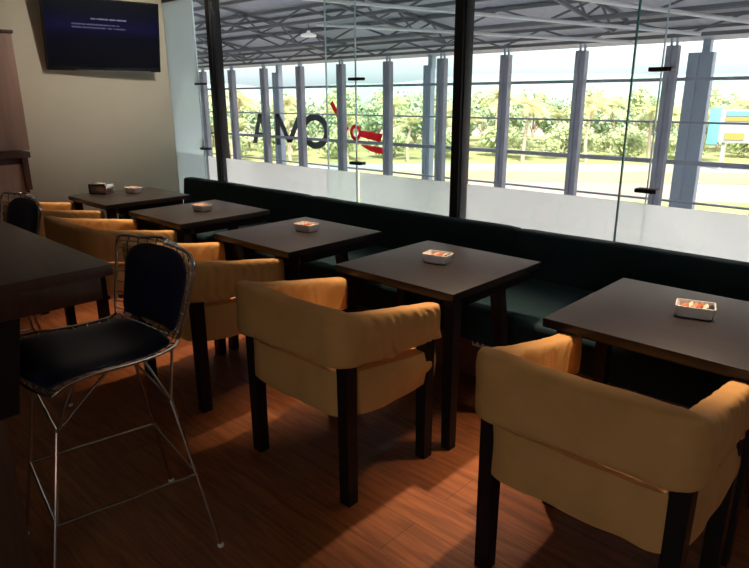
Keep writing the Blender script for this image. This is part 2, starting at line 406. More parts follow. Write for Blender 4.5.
# ------------------------------------------------------------------ ochre armchairs
def armchair(seed):
    c = thing('armchair', (0, 0, 0), '', 'chair', 'ochre covered armchairs along the tables')
    # path of the wrap-around band (outer half width .315, depth 0 to .585)
    T = .08; hw = .322-T/2; r = .046
    path = [(-hw, .585)]
    def seg(a, b, n):
        for k in range(1, n+1): path.append((a[0]+(b[0]-a[0])*k/n, a[1]+(b[1]-a[1])*k/n))
    y0 = T/2
    seg((-hw, .585), (-hw, y0+r), 60)
    for k in range(1, 9):
        a = PI+PI/2*k/8; path.append((-hw+r+r*math.cos(a), y0+r+r*math.sin(a)))
    seg((-hw+r, y0), (hw-r, y0), 44)
    for k in range(1, 9):
        a = 1.5*PI+PI/2*k/8; path.append((hw-r+r*math.cos(a), y0+r+r*math.sin(a)))
    seg((hw, y0+r), (hw, .585), 60)
    rows = []; N = len(path)
    for i, (x, y) in enumerate(path):
        a = path[max(i-1, 0)]; b = path[min(i+1, N-1)]
        tx, ty = b[0]-a[0], b[1]-a[1]; L = math.hypot(tx, ty); nx, ny = ty/L, -tx/L      # outward normal
        f = max(0., min(1., (y-.05)/.53)); onarm = max(0., min(1., (y-.06)/.06))
        zt = .782-.094*f**.8; zb = .572-.042*f+.006*math.sin(y*9+x*7)
        crown = .006*math.sin(min(1, abs(x)/hw)*PI/2) if y < .08 else 0
        zt += .004*noise.noise(Vector((x*8, y*8, seed)))
        endf = min(i, N-1-i); sh = 1.0 if endf > 3 else (.72, .88, .96, .99)[endf]
        hh = (zt-zb)/2*(.9+.1*sh); cz = (zt+zb)/2; hT = T/2*sh*(1.0-.12*onarm)
        row = []; K = 44
        for k in range(K):
            an = 2*PI*k/K; ca, sa = math.cos(an), math.sin(an)
            px = math.copysign(abs(ca)**.45, ca)*hT; pz = math.copysign(abs(sa)**.32, sa)*hh
            s_ = y*1.0 if y > .06 else x
            sd = 1 if ca > 0 else -1
            g = max(0., min(1., .55-.6*sa))                 # gathers fan up from the lower hem
            fold = noise.noise(Vector((s_*19+pz*15*sd+seed*3, pz*4, seed+x*3)))
            fold = math.copysign(abs(fold)**.75, fold)
            wr = .021*onarm*(.25+.75*g)*fold
            wr += .006*noise.noise(Vector((s_*9+pz*8, pz*7, seed*3+sd)))
            wr += .006*(1-onarm)*noise.noise(Vector((s_*5+pz*6, pz*4, seed*5)))
            wr += .004*noise.noise(Vector((s_*34, pz*26, seed)))*max(0, sa-.3)
            px += math.copysign(wr, ca) if abs(ca) > .2 else 0
            hem = 0
            if sa < -.8: hem = .006*noise.noise(Vector((s_*16, seed, 2)))
            gl = 1+(.075 if x < 0 else .03)*max(0, 1-y/.3)
            row.append(Vector(((x+nx*px)*gl, y+ny*px-.045+.02*f, cz+pz+hem+crown*(sa > .5)+.012)))
        row.append(row[0].copy()); rows.append(row)
    mb = MB(); V = mb.grid(rows); mb.bm.faces.new(V[0][:-1]); mb.bm.faces.new(V[-1][:-1][::-1])
    bmesh.ops.remove_doubles(mb.bm, verts=mb.bm.verts[:], dist=1e-5)
    back = mb.obj('upholstered_back', M['ochre'], c)
    for p in back.data.polygons: p.use_smooth = True
    for sx in (-1, 1):                                 # seam piping on the arm fronts
        pts = []
        for k in range(20):
            an = 2*PI*k/20; ca, sa = math.cos(an), math.sin(an)
            pts.append((sx*hw+math.copysign(abs(ca)**.45, ca)*.029, .554, .624+math.copysign(abs(sa)**.35, sa)*.069))
        MB().tube(pts, .0035, 6, closed=True).obj('piping', M['ochre'], back)
    # seat cover: soft box with a pulled side
    mb = MB(); b = bmesh.new(); bmesh.ops.create_grid(b, x_segments=1, y_segments=1, size=.5); b.free()
    rows = []; K = 36
    NZ = 9
    for iz in range(NZ+5):
        if iz < NZ: z = .376+.014*max(0, 0)+.114*iz/(NZ-1); k = 1.0
        else: z = .49+.014*(iz-NZ+1)/5; k = (.97, .9, .7, .4, .02)[iz-NZ]
        row = []
        for j in range(4*K):
            side = j//K; u = (j % K)/K*2-1
            hx, hy = .262, .285
            if side == 0: x, y = u*hx, -hy
            elif side == 1: x, y = hx, u*hy
            elif side == 2: x, y = -u*hx, hy
            else: x, y = -hx, -u*hy
            bul = .014*math.sin(PI*min(1, max(0, (z-.372)/.118)))*(1-u**4)
            if side == 0: y -= bul+.016*(1-u**8)
            elif side == 1: x += bul+.04*(1-u**10)
            elif side == 2: y += bul
            else: x -= bul+.04*(1-u**10)
            wv = noise.noise(Vector((x*9, y*9, z*10+seed)))
            dz = 0
            if iz < 3: dz = .006*noise.noise(Vector((x*11, y*11, seed+4)))*(3-iz)/3 + (-.022 if side in (1, 3) else 0)*(1-u*u)*(3-iz)/3
            tz = max(0, (z-.372)/.118)*max(0, .55-y/.57)*.062
            row.append(Vector(((x+wv*.008)*k, (y+wv*.008)*k+.296, z+dz+tz)))
        row.append(row[0].copy()); rows.append(row)
    V = mb.grid(rows); mb.bm.faces.new(V[0][:-1]); mb.bm.faces.new(V[-1][:-1])
    bmesh.ops.remove_doubles(mb.bm, verts=mb.bm.verts[:], dist=1e-5)
    seat = mb.obj('seat', M['ochre'], c)
    for p in seat.data.polygons: p.use_smooth = True
    for sx in (-1, 1):
        leg_mb((sx*.285, .035, .65), (sx*.285, .035, 0), .054, .05).obj('leg', M['leg'], c, smooth=False)
        leg_mb((sx*.285, .495, .56), (sx*.285, .495, 0), .054, .05).obj('leg', M['leg'], c, smooth=False)
    mb = MB()
    for sx in (-1, 1): mb.box((sx*.27, .27, .40), (.024, .42, .05), .003)
    for y in (.04, .5): mb.box((0, y, .40), (.51, .024, .05), .003)
    mb.obj('seat_frame', M['leg'], c)
    return c
cl = ['ochre cloth covered armchair nearest the television, mostly hidden behind others', 'ochre cloth covered armchair second from the television, behind the black bar stool', 'ochre cloth covered armchair third from the television, half behind the bar stool', 'ochre cloth covered armchair seen whole in the middle of the floor', 'ochre cloth covered armchair nearest the camera at lower right']
c0, c1 = armchair(1.3), armchair(5.7)
cy = [1.42, 1.42, 1.43, 1.405, 1.485]
for i in range(5):
    o = (c0, c1)[i] if i < 2 else dup((c0, c1)[i % 2])
    o.location = (TX[i]+.345+(0, 0, -.01, 0, .032)[i], cy[i], 0); o['label'] = cl[i]

# ------------------------------------------------------------------ sugar dishes, packets and napkin dispenser
def dish():
    d = thing('sugar_dish', (0, 0, 0), '', 'dish', 'small white dishes on the cafe tables')
    mb = MB(); rows = []
    def ring(hx, hy, z, r, n=5):
        out = []
        for cx, cy_, a0 in ((hx-r, hy-r, 0), (-hx+r, hy-r, 90), (-hx+r, -hy+r, 180), (hx-r, -hy+r, 270)):
            for i in range(n+1):
                a = math.radians(a0+90*i/n); out.append(Vector((cx+r*math.cos(a), cy_+r*math.sin(a), z)))
        out.append(out[0].copy()); return out
    prof = [(.052, .036, 0), (.058, .041, .004), (.065, .047, .040), (.066, .048, .043), (.063, .045, .043), (.056, .039, .008), (.04, .03, .006)]
    V = mb.grid([ring(a, b, z, .012) for a, b, z in prof]); mb.bm.faces.new(V[0][:-1]); mb.bm.faces.new(V[-1][:-1])
    bmesh.ops.remove_doubles(mb.bm, verts=mb.bm.verts[:], dist=1e-5)
    mb.obj('bowl', M['porcelain'], d)
    mb = MB(); mb.tube([p for p in ring(.0645, .0465, .044, .012)][:-1], .0022, 6, closed=True).obj('rim', M['porcelain'], d)
    return d
dpos = [(-5.17, 2.43, .2), (-3.945, 2.345, .1), (-2.855, 2.395, .15), (-1.81, 2.345, .2), (-.635, 2.37, .28)]
where = ['on the table nearest the television', 'on the second table from the television', 'on the middle table of the row', 'on the table behind the whole ochre armchair', 'on the table nearest the camera']
d0 = dish()
pk = MB()
pk.box((0, 0, 0), (.078, .05, .005), .002)
packet_src = {}
for i, (x, y, a) in enumerate(dpos):
    o = d0 if i == 0 else dup(d0)
    o.location = (x, y, .75); o.rotation_euler = (0, 0, a); o['label'] = 'small white rectangular sugar dish '+where[i]
    rr = random.Random(20+i)
    kinds = [('brown', 'brown'), ('cream', 'paper'), ('orange', 'redp'), ('brown', 'brown'), ('cream', 'paper'), ('black', 'black')]
    for k, (cn, mk) in enumerate(kinds):
        if mk not in packet_src:
            p = MB().box((0, 0, 0), (.006, .05, .046), .002).obj('sugar_packet', M[mk]); packet_src[mk] = p
        else:
            p = packet_src[mk].copy(); COL.objects.link(p)
        lx = -.042+k*.0165
        p.location = (x+lx*math.cos(a), y+lx*math.sin(a), .7775+(0.002 if k % 2 else 0))
        p.rotation_euler = (0, math.radians(rr.uniform(40, 58)), a+rr.uniform(-.06, .06))
        tag(p, '%s sugar packet standing in the white dish %s' % (cn, where[i]), 'packet', 'sugar packets in the dish '+where[i])
t = thing('napkin_dispenser', (-5.255+.0, 2.28, .75), 'black and chrome napkin dispenser on the table nearest the television', 'dispenser', rz=.5)
t.location = (-5.32, 2.22, .75)
MB().box((0, 0, .038), (.15, .09, .06), .004).obj('dispenser_body', M['bezeltrim'], t)
MB().box((-.082, 0, .042), (.014, .1, .084), .004).obj('end_cap', M['black'], t)
MB().box((.082, 0, .042), (.014, .1, .084), .004).obj('end_cap', M['chrome'], t)
MB().box((0, 0, .075), (.15, .085, .015), .004).obj('face_plate', M['black'], t)
MB().box((0, 0, .0855), (.09, .03, .006), .002).obj('napkin', M['porcelain'], t)
MB().box((0, 0, .004), (.17, .1, .008), .002).obj('base', M['black'], t)

# ------------------------------------------------------------------ bar table and stools
t = thing('bar_table', (-2.68, .02, 0), 'tall dark reddish wooden bar table at the left edge', 'table')
ox, oy = -2.68, .02
def bb(x0, x1, y0, y1, z0, z1, bev=.003): return MB().box(((x0+x1)/2-ox, (y0+y1)/2-oy, (z0+z1)/2), (x1-x0, y1-y0, z1-z0), bev)
bb(-3.55, -1.83, -.74, .768, 1.012, 1.047, .004).obj('tabletop', M['bar'], t)
bb(-3.52, -1.86, -.71, .738, .935, 1.012, .003).obj('apron', M['bar'], t)
for x0 in (-1.95, -3.50):
    for y0, y1 in ((.27, .42), (-.40, -.25)):
        l = bb(x0, x0+.09, y0, y1, 0, .66, .003).obj('leg', M['barleg'], t)
    b = MB(); yc = .0
    b.prism([(-.42-.06, .64), (.455, .655), (.50, .935), (-.54, .935)], 0, .10)
    o = b.obj('leg_bracket', M['leg'], t, smooth=False)
    o.rotation_euler = (0, 0, PI/2); o.location = (x0+.095-ox, 0-oy, 0)

def bar_stool():
    c = thing('bar_stool', (0, 0, 0), '', 'stool', 'black padded wire bar stools at the bar table')
    # local: faces -Y, origin under seat centre; shell param v along profile (front of seat to top of back), u across
    prof = [(-.245, .715), (-.20, .735), (-.12, .738), (0, .728), (.10, .724), (.17, .738), (.215, .79), (.24, .86), (.26, .94), (.272, 1.0), (.277, 1.05), (.279, 1.066)]
    def P(v):
        f = v*(len(prof)-1); i = min(int(f), len(prof)-2); g = f-i
        q = [prof[max(0, min(len(prof)-1, i+k))] for k in (-1, 0, 1, 2)]
        def cr(a, b, c_, d): return .5*((2*b)+(-a+c_)*g+(2*a-5*b+4*c_-d)*g*g+(-a+3*b-3*c_+d)*g**3)
        return cr(*[p[0] for p in q]), cr(*[p[1] for p in q])
    def halfw(v):
        if v < .5: return .20+.045*math.sin(min(1, (.5-v)/.5)*PI*.6)
        f = (v-.5)/.5
        q = math.sqrt(max(0, 1-(max(0, f-.68)/.335)**2))
        return (.20+.045*math.sin(min(1, f*1.4)*PI/2))*q
    def surf(u, v):
        y, z = P(v); h = halfw(v)
        top = max(0, (v-.85)/.15)
        cup = .045*u*u*(1 if v < .5 else 1.)
        w_ = min(1, max(0, (v-.40)/.2)); w_ = w_*w_*(3-2*w_)
        return Vector((u*h, y-cup*w_, z+cup*.7*(1-w_)))
    mb = MB(); nv = 40
    for k in range(11):
        u = -1+.2*k
        mb.tube([surf(u, j/nv) for j in range(nv+1)], .0027, 5)
    for k in range(25):
        v = k/24
        mb.tube([surf(-1+2*j/14, v) for j in range(15)], .0027, 5)
    mb.obj('wire_shell', M['chrome'], c)
    per = [surf(-1, j/nv) for j in range(nv+1)]+[surf(-1+2*j/14, 1) for j in range(1, 14)]+[surf(1, 1-j/nv) for j in range(nv+1)]+[surf(1-2*j/14, 0) for j in range(1, 14)]
    MB().tube(per, .0052, 8, closed=True).obj('rim_rod', M['chrome'], c)
    # pads
    def pad(v0, v1, off, th, um, nm, rnd):
        mb = MB(); rows = []; n1, n2 = 22, 18
        def pt(a, b, side):
            v = v0+(v1-v0)*a
            e = 1.
            if a > 1-rnd: e = math.sqrt(max(0, 1-((a-(1-rnd))/rnd)**2))*.6+.4
            if a < .12: e = .9+.1*math.sqrt(a/.12)
            u = (b*2-1)*um*e
            p = surf(u, v)
            du = surf(u+.02, v)-surf(u-.02, v); dv = surf(u, min(1, v+.01))-surf(u, max(0, v-.01))
            n = du.cross(dv).normalized()
            if v < .45 and n.z < 0: n = -n
            if v >= .45 and n.y > 0: n = -n
            k = (1-(abs(b*2-1))**6)*(1-abs(a*2-1)**8)
            return p+n*(off+(th*(.25+.75*k) if side else 0))
        for side in (1, 0):
            rows = [[pt(i/n1, j/n2, side) for j in range(n2+1)] for i in range(n1+1)]
            V = mb.grid(rows)
            if side: Vt = V
            else: Vb = V
        bt = [Vt[0][j] for j in range(n2+1)]+[Vt[i][n2] for i in range(1, n1+1)]+[Vt[n1][j] for j in range(n2-1, -1, -1)]+[Vt[i][0] for i in range(n1-1, 0, -1)]
        bb_ = [Vb[0][j] for j in range(n2+1)]+[Vb[i][n2] for i in range(1, n1+1)]+[Vb[n1][j] for j in range(n2-1, -1, -1)]+[Vb[i][0] for i in range(n1-1, 0, -1)]
        for i in range(len(bt)):
            j = (i+1) % len(bt); mb.bm.faces.new((bt[i], bt[j], bb_[j], bb_[i]))
        o = mb.obj(nm, M['navy'], c)
        for p in o.data.polygons: p.use_smooth = True
    pad(.035, .50, .004, .028, .86, 'seat_pad', .12)
    pad(.53, .885, .004, .026, .80, 'back_pad', .42)
    # base: four legs, foot ring, upper V struts
    feet = {(1, -1): (.245, -.28), (1, 1): (.245, .26), (-1, 1): (-.245, .26), (-1, -1): (-.245, -.28)}
    cr_, sr_ = math.cos(math.radians(-12)), math.sin(math.radians(-12))
    feet = {k: (x*cr_-y*sr_, x*sr_+y*cr_) for k, (x, y) in feet.items()}      # base stands slightly turned under the shell
    top = {}
    for (sx, sy), (fx, fy) in feet.items():
        ax, ay = sx*.185, sy*.17-.01
        a = Vector((ax*cr_-ay*sr_, ax*sr_+ay*cr_, .585)); b = Vector((fx, fy, .004)); top[(sx, sy)] = a
        l = MB().tube([a, b], .0062, 10).obj('leg', M['chrome'], c)
        MB().lathe([(.010, 0), (.012, .003), (.012, .009), (.006, .013)], (fx, fy, 0), 12).obj('foot_glide', M['porcelain'], l)
    mb = MB()
    for (sx, sy), a in top.items():
        mb.tube([a, surf(sx*.72, .20 if sy < 0 else .38)+Vector((0, -.05, -.004)), ], .005, 8)
        mb.tube([a, surf(sx*.72, .20 if sy < 0 else .38)+Vector((0, .06, -.004)), ], .005, 8)
    for sy in (-1, 1): mb.tube([top[(-1, sy)], top[(1, sy)]], .005, 8)
    mb.obj('seat_strut', M['chrome'], c)
    def at(k, z):
        a = top[k]; b = Vector((*feet[k], .004)); f = (z-a.z)/(b.z-a.z); return a+(b-a)*f
    ks = [(1, -1), (1, 1), (-1, 1), (-1, -1)]
    mb = MB()
    for i in range(4): mb.tube([at(ks[i], .30), at(ks[(i+1) % 4], .30)], .0055, 8)
    mb.obj('footrest_ring', M['chrome'], c)
    return c
s0 = bar_stool(); s0.location = (-1.955, .735, 0); s0.rotation_euler = (0, 0, math.radians(3))
s0['label'] = 'wire bar stool with navy pads, nearest, its chrome legs in full view'
s1 = dup(s0, (-3.43, .79, 0), .05, 'wire bar stool with navy back pad beyond the bar table, far left edge')

# ------------------------------------------------------------------ ceiling spotlights of the lounge (lamps over the banquette)
for i, (x, e) in enumerate(((-.70, 1), (-1.72, 1), (-3.02, 1), (-4.1, 1), (-5.2, .8))):
    t = thing('ceiling_spotlight', (x, 2.72, CZ), 'recessed ceiling spotlight above the banquette, number %d along the row' % (i+1), 'lamp', 'ceiling spotlights')
    t['label'] = 'recessed ceiling spotlight out of view above the banquette'
    MB().lathe([(.0, -.004), (.055, -.004), (.06, -.012), (.048, -.014), (.046, -.003), (0, -.003)], (0, 0, 0), 20).obj('lamp_ring', M['pipe'], t)
    L = bpy.data.lights.new('spot', 'SPOT'); L.energy = 410*e; L.color = (1, .73, .50); L.spot_size = math.radians(43.5); L.spot_blend = .95; L.shadow_soft_size = .035
    lo = bpy.data.objects.new('spot_light', L); COL.objects.link(lo); lo.parent = t; lo.location = (0, 0, -.05)
    lo.rotation_euler = Vector((0, -.58, -2.8)).to_track_quat('-Z', 'Y').to_euler()
# dim unseen lamps added as fill light on the chair backs
for x, y in ((-3.6, -.9), (.6, -1.2)):
    t = thing('rear_fill_lamp', (x, y, CZ), 'unseen fill lamp added at the back of the lounge', 'lamp', 'fill lamps added at the back')
    MB().lathe([(0, -.03), (.14, -.03), (.16, -.015), (.16, 0), (0, 0)], (0, 0, 0), 24).obj('fill_lamp_disc', M['pipe'], t)
    L = bpy.data.lights.new('area', 'AREA'); L.shape = 'DISK'; L.size = .28; L.energy = .8; L.color = (1, .82, .62)
    lo = bpy.data.objects.new('rear_fill_light', L); COL.objects.link(lo); lo.parent = t; lo.location = (0, 0, -.035)

t = thing('wall_fill_lamp', (-4.2, 3.15, CZ), 'unseen fill lamp added to brighten the beige wall', 'lamp')  # added lamp standing in for window light on the wall
MB().lathe([(.0, -.004), (.055, -.004), (.06, -.012), (.048, -.014), (.046, -.003), (0, -.003)], (0, 0, 0), 20).obj('lamp_ring', M['pipe'], t)
L = bpy.data.lights.new('wall_fill_spot', 'SPOT'); L.energy = 105; L.color = (1, .92, .80); L.spot_size = math.radians(62); L.spot_blend = .9; L.shadow_soft_size = .06
lo = bpy.data.objects.new('wall_fill_light', L); COL.objects.link(lo); lo.parent = t; lo.location = (0, 0, -.05)
lo.rotation_euler = Vector((-2.04, -.40, -.80)).to_track_quat('-Z', 'Y').to_euler()

# ------------------------------------------------------------------ terminal hall beyond the glass
YF = 15.5; EZ = 2.8; SL = .15
def rz_(y): return EZ+SL*(YF-y)
struct(MB().box((-11, 9.6, -4.1), (46, 12, .2)).obj('floor.001', M['concrete'], smooth=False), 'pale hall floor one storey below', 'floor')
struct(MB().box((-11, 3.62, -2.1), (46, .1, 4.0)).obj('wall_front', M['concrete'], smooth=False), 'slab edge wall below the glass partition', 'wall')
struct(MB().box((-34, 9.6, 0), (.2, 12, 8.6)).obj('wall_left.001', M['concrete'], smooth=False), 'far end wall of the hall', 'wall')
struct(MB().box((12, 9.6, 0), (.2, 12, 8.6)).obj('wall_right.001', M['concrete'], smooth=False), 'near end wall of the hall', 'wall')
mb = MB(); y0, y1 = 3.3, 16.1
A = [(-34, y0, rz_(y0)), (12, y0, rz_(y0)), (12, y1, rz_(y1)), (-34, y1, rz_(y1))]
vs = [mb.bm.verts.new(p) for p in A]+[mb.bm.verts.new((p[0], p[1], p[2]+.08)) for p in A]
for f in ((0, 1, 2, 3), (7, 6, 5, 4), (0, 4, 5, 1), (1, 5, 6, 2), (2, 6, 7, 3), (3, 7, 4, 0)): mb.bm.faces.new([vs[i] for i in f])
struct(mb.obj('ceiling.001', M['roof'], smooth=False), 'sloping grey corrugated roof of the hall', 'ceiling')
struct(MB().box((-11, 3.5, 3.8), (46, .12, 1.9)).obj('wall_front.001', M['concrete'], smooth=False), 'hall wall above the lounge', 'wall')
for sx in (-20.6, 7.4):
    struct(MB().box((sx if sx < 0 else 7.55, 3.55, .2), (28.7 if sx < 0 else 8.9, .1, 5.5)).obj('wall_front.002', M['concrete'], smooth=False), 'hall wall beside the lounge', 'wall')

# roof trusses
def truss(name, p0, p1, n, dep, label, group, w=.07):
    mb = MB(); p0, p1 = Vector(p0), Vector(p1); dn = Vector((0, 0, -dep))
    mb.beam(p0, p1, w); 
    st = (p1-p0)/n
    mb.beam(p0+st*.5+dn, p1-st*.5+dn, w)
    for i in range(n):
        a = p0+st*i; b = a+st*.5+dn
        mb.beam(a, b, w*.55); mb.beam(b, a+st, w*.55)
    return tag(mb.obj(name, M['truss'], smooth=False), label, 'truss', group)
for k, y in enumerate((13.8, 12.0, 10.2, 8.4)):
    truss('roof_truss', (-33, y, rz_(y)-.07), (9, y, rz_(y)-.07), 20, .32, 'dark steel truss running lengthwise under the hall roof', 'lengthwise roof trusses')
for k in range(10):
    x = -31+k*4.2
    truss('cross_truss', (x, 13.7, rz_(13.7)-.05), (x, 6.3, rz_(6.3)-.05), 6, .34, 'dark steel truss running crosswise under the hall roof', 'crosswise roof trusses', .06)
# purlins and pipes
for k in range(4):
    y = 14.7-k*1.3
    tag(MB().beam((-33, y, rz_(y)-.045), (9, y, rz_(y)-.045), .06).obj('roof_purlin', M['truss'], smooth=False), 'thin steel purlin under the grey hall roof', 'beam', 'roof purlins')
for a, b, lab in (((-10.0, 8.51, 3.35), (-4.2, 13.33, 2.63), 'white pipe slanting under the hall roof, longest'), ((-11.4, 10.09, 3.10), (-5.6, 13.6, 2.58), 'white pipe slanting under the hall roof, toward the left'), ((-5.6, 9.99, 3.12), (-2.7, 13.3, 2.63), 'white pipe slanting under the hall roof, at the right')):
    tag(MB().tube([a, b], .036, 8).obj('roof_pipe', M['pipe']), lab, 'pipe', 'white pipes under the roof')
t = thing('pendant_lamp', (-13.1, 11.3, 3.05), 'white oval lamp hanging under the hall roof', 'lamp')
MB().lathe([(.02, .12), (.04, .11), (.06, .06), (.17, .035), (.21, 0), (.19, -.03), (.0, -.045)], (0, 0, 0), 24).obj('lamp_shade', M['lampw'], t)
MB().tube([(0, 0, .15), (0, 0, rz_(11.3)-3.05)], .008, 6).obj('cable', M['truss'], t)
# unseen strip lamps added to brighten the frosted film from behind
for x in (-5.0, -2.5, 0.0, 2.5):
    t = thing('film_fill_lamp', (x, 4.25, -.55), 'unseen linear lamp added to brighten the frosted glass band', 'lamp', 'linear lamps added behind the frosted band')
    MB().box((0, 0, .03), (2.4, .10, .05), .01).obj('fill_lamp_housing', M['pipe'], t)
    t.rotation_euler = (math.radians(-142), 0, 0)
    L = bpy.data.lights.new('hall', 'AREA'); L.shape = 'RECTANGLE'; L.size = 2.3; L.size_y = .06; L.spread = math.radians(75); L.energy = 27; L.color = (1, .97, .95)
    lo = bpy.data.objects.new('film_fill_light', L); COL.objects.link(lo); lo.parent = t; lo.location = (0, 0, -.002)

for k, x in enumerate((-29, -24, -19, -14, -9, -4, 1, 6)):  # unseen lamps added so floor bounce brightens the hall roof
    t = thing('hall_fill_lamp', (x, 6.6, rz_(6.6)-.45), 'unseen fill lamp added under the near side of the hall roof', 'lamp', 'fill lamps added in the hall')
    MB().lathe([(.02, .16), (.05, .15), (.10, .09), (.19, .03), (.22, 0), (.20, .012), (0, .02)], (0, 0, 0), 20).obj('lamp_shade', M['lampw'], t)
    MB().tube([(0, 0, .15), (0, 0, .437)], .008, 6).obj('cable', M['truss'], t)
    L = bpy.data.lights.new('bay', 'AREA'); L.shape = 'DISK'; L.size = .36; L.energy = 85; L.color = (.95, .98, 1); L.spread = math.radians(95)
    lo = bpy.data.objects.new('hall_fill_light', L); COL.objects.link(lo); lo.parent = t; lo.location = (0, 0, -.005)

# facade: columns, rails, panes
fx = [-5.32-2.148*k for k in range(13)]+[-5.32+2.148*k for k in range(1, 5)]
fx.sort()
def ibeam(name, x, y, z0, z1, wx, dy, m, parent=None):
    mb = MB(); mb.box((x-wx*.28, y, (z0+z1)/2), (wx*.44, dy, z1-z0)); mb.box((x+wx*.33, y+.02, (z0+z1)/2), (wx*.34, dy*.6, z1-z0)); mb.box((x, y-dy*.3, (z0+z1)/2), (wx, .03, z1-z0))
    return mb.obj(name, m, parent, smooth=False)
for x in fx:
    t = thing('facade_column', (x, YF-.25, -4), 'grey steel column of the far window wall', 'column', 'slim columns of the far window wall')
    ibeam('column_shaft', 0, 0, 0, 6.58, .24, .26, M['steel'], t)
    mb = MB()
    for sx in (-.06, .06): mb.box((sx, 0, 6.70), (.035, .06, .30))
    mb.obj('top_bracket', M['steel2'], t, smooth=False)
for x, w in ((-19.85, .34), (-12.45, .26), (-4.78, .52), (2.7, .5)):
    t = thing('structural_column', (x*16.0/15.5, 16.0, -4), 'wide pale blue steel column standing just outside the window wall', 'column', 'wide pale blue columns')
    ibeam('column_shaft', 0, 0, 0, 6.45, w, .3, M['steel2'], t)
    MB().box((.08, .02, 6.6), (.16, .2, .5)).obj('column_top', M['steel2'], t, smooth=False)
for z, h, lab in ((1.87, .075, 'upper grey rail across the far window wall'), (.93, .045, 'thin grey rail across the middle of the far window wall'), (.03, .10, 'thick dark rail across the lower part of the far window wall'), (-.88, .045, 'thin low rail of the far window wall just above the frosted band')):
    tag(MB().box((-11, YF, z), (45.8, .09, h)).obj('facade_rail', M['steel'], smooth=False), lab, 'rail', 'rails of the far window wall')
gx = [-33.9]+fx+[11.9]
for a, b in zip(gx, gx[1:]):
    WN[0] += 1
    struct(MB().box(((a+b)/2, YF+.07, -.55), (b-a-.01, .012, 6.7)).obj('window_%d' % WN[0], M['glass'], smooth=False))

# lettering and red mark on the far glass (seen from behind)
def P2(poly_list, name, m, parent, y=0, th=.02):
    mb = MB()
    for poly in poly_list: mb.prism(poly, y, y+th)
    return mb.obj(name, m, parent, smooth=False)
t = thing('window_lettering', (-19.0, YF+.046, -.28), 'large dark grey letters with a red mark on the far window wall', 'sign')
lx = lambda x: x+19.0
H_ = 1.18
def quadline(a, b, w):
    a, b = Vector(a), Vector(b); d = (b-a).normalized(); n = Vector((-d[1], d[0]))*w/2
    return [tuple(a-n), tuple(b-n), tuple(b+n), tuple(a+n)]
x0, x1 = lx(-21.75), lx(-20.60); xm = (x0+x1)/2
P2([[(x0, 0), (x0+.27, 0), (xm+.11, H_), (xm-.12, H_)], [(x1-.27, 0), (x1, 0), (xm+.12, H_), (xm-.10, H_)], [(x0+.28, .26), (x1-.28, .26), (x1-.34, .44), (x0+.34, .44)]], 'letter', M['letter'], t)
x0, x1 = lx(-20.18), lx(-18.55); xm = (x0+x1)/2
P2([[(x0, 0), (x0+.25, 0), (x0+.25, H_), (x0, H_)], [(x1-.25, 0), (x1, 0), (x1, H_), (x1-.25, H_)], [(xm-.14, .12), (xm+.14, .12), (x0+.27, H_), (x0, H_)], [(xm-.14, .12), (xm+.14, .12), (x1, H_), (x1-.27, H_)]], 'letter', M['letter'], t)
cx, cz, rx, rzz = lx(-17.85), H_/2, .78, .63
polys = []
for k in range(40):
    a, b = 2*PI*k/40, 2*PI*(k+1)/40
    polys.append([(cx+rx*math.cos(a), cz+rzz*math.sin(a)), (cx+rx*math.cos(b), cz+rzz*math.sin(b)), (cx+(rx-.27)*math.cos(b), cz+(rzz-.24)*math.sin(b)), (cx+(rx-.27)*math.cos(a), cz+(rzz-.24)*math.sin(a))])
P2(polys, 'letter', M['letter'], t)
zz = .28
polys = [quadline((lx(-16.93), 1.34+zz), (lx(-16.35), .62+zz), .17), quadline((lx(-16.45), .70+zz), (lx(-16.1), .42+zz), .14)]
ccx, ccz = lx(-15.72), .34+zz
for k in range(24):
    a, b = 2*PI*k/24, 2*PI*(k+1)/24
    polys.append([(ccx+.27*math.cos(a), ccz+.27*math.sin(a)), (ccx+.27*math.cos(b), ccz+.27*math.sin(b)), (ccx+.15*math.cos(b), ccz+.15*math.sin(b)), (ccx+.15*math.cos(a), ccz+.15*math.sin(a))])
polys.append([(lx(-15.5), .42+zz), (lx(-15.45), .20+zz), (lx(-14.55), .06+zz), (lx(-14.45), .34+zz)])
polys.append([(lx(-15.5), -.06+zz), (lx(-15.0), -.26+zz), (lx(-14.2), -.36+zz), (lx(-14.2), -.12+zz)])
P2(polys, 'red_emblem', M['redv'], t, y=.0)

# ------------------------------------------------------------------ outside: ground, planting, hills
GZ = -4.2
az = .7622
def at(deg, D):            # a place outside: degrees right of the view axis, distance along the ground
    a = az-math.radians(deg); return Vector((-math.sin(a)*D, math.cos(a)*D, GZ))
struct(MB().box((-40, 316, GZ-.25), (900, 600, .5)).obj('ground', M['pave'], smooth=False), 'pale pinkish pavement outside the hall', 'ground')
def strip(name, D0, D1, m, z, label, cat):
    mb = MB(); rows = []
    for k in range(41):
        dg = -48+96*k/40
        rows.append([at(dg, D0/math.cos(math.radians(dg))**.6)+Vector((0, 0, z)), at(dg, D1/math.cos(math.radians(dg))**.6)+Vector((0, 0, z))])
    for r in rows: r += [r[1]-Vector((0, 0, .04)), r[0]-Vector((0, 0, .04)), r[0].copy()]
    mb.grid(rows)
    return struct(mb.obj(name, m, smooth=False), label, cat)
strip('ground.001', 44, 50.5, M['sand'], .045, 'ochre verge along the pavement outside', 'ground')
strip('ground.002', 50.5, 55.5, M['road'], .045, 'grey road beyond the verge', 'ground')
strip('ground.003', 55.5, 95, M['grass'], .045, 'green planted ground under the trees', 'ground')
strip('ground.004', 32, 36, M['grass'], .045, 'yellow green lawn strip near the hall', 'ground')

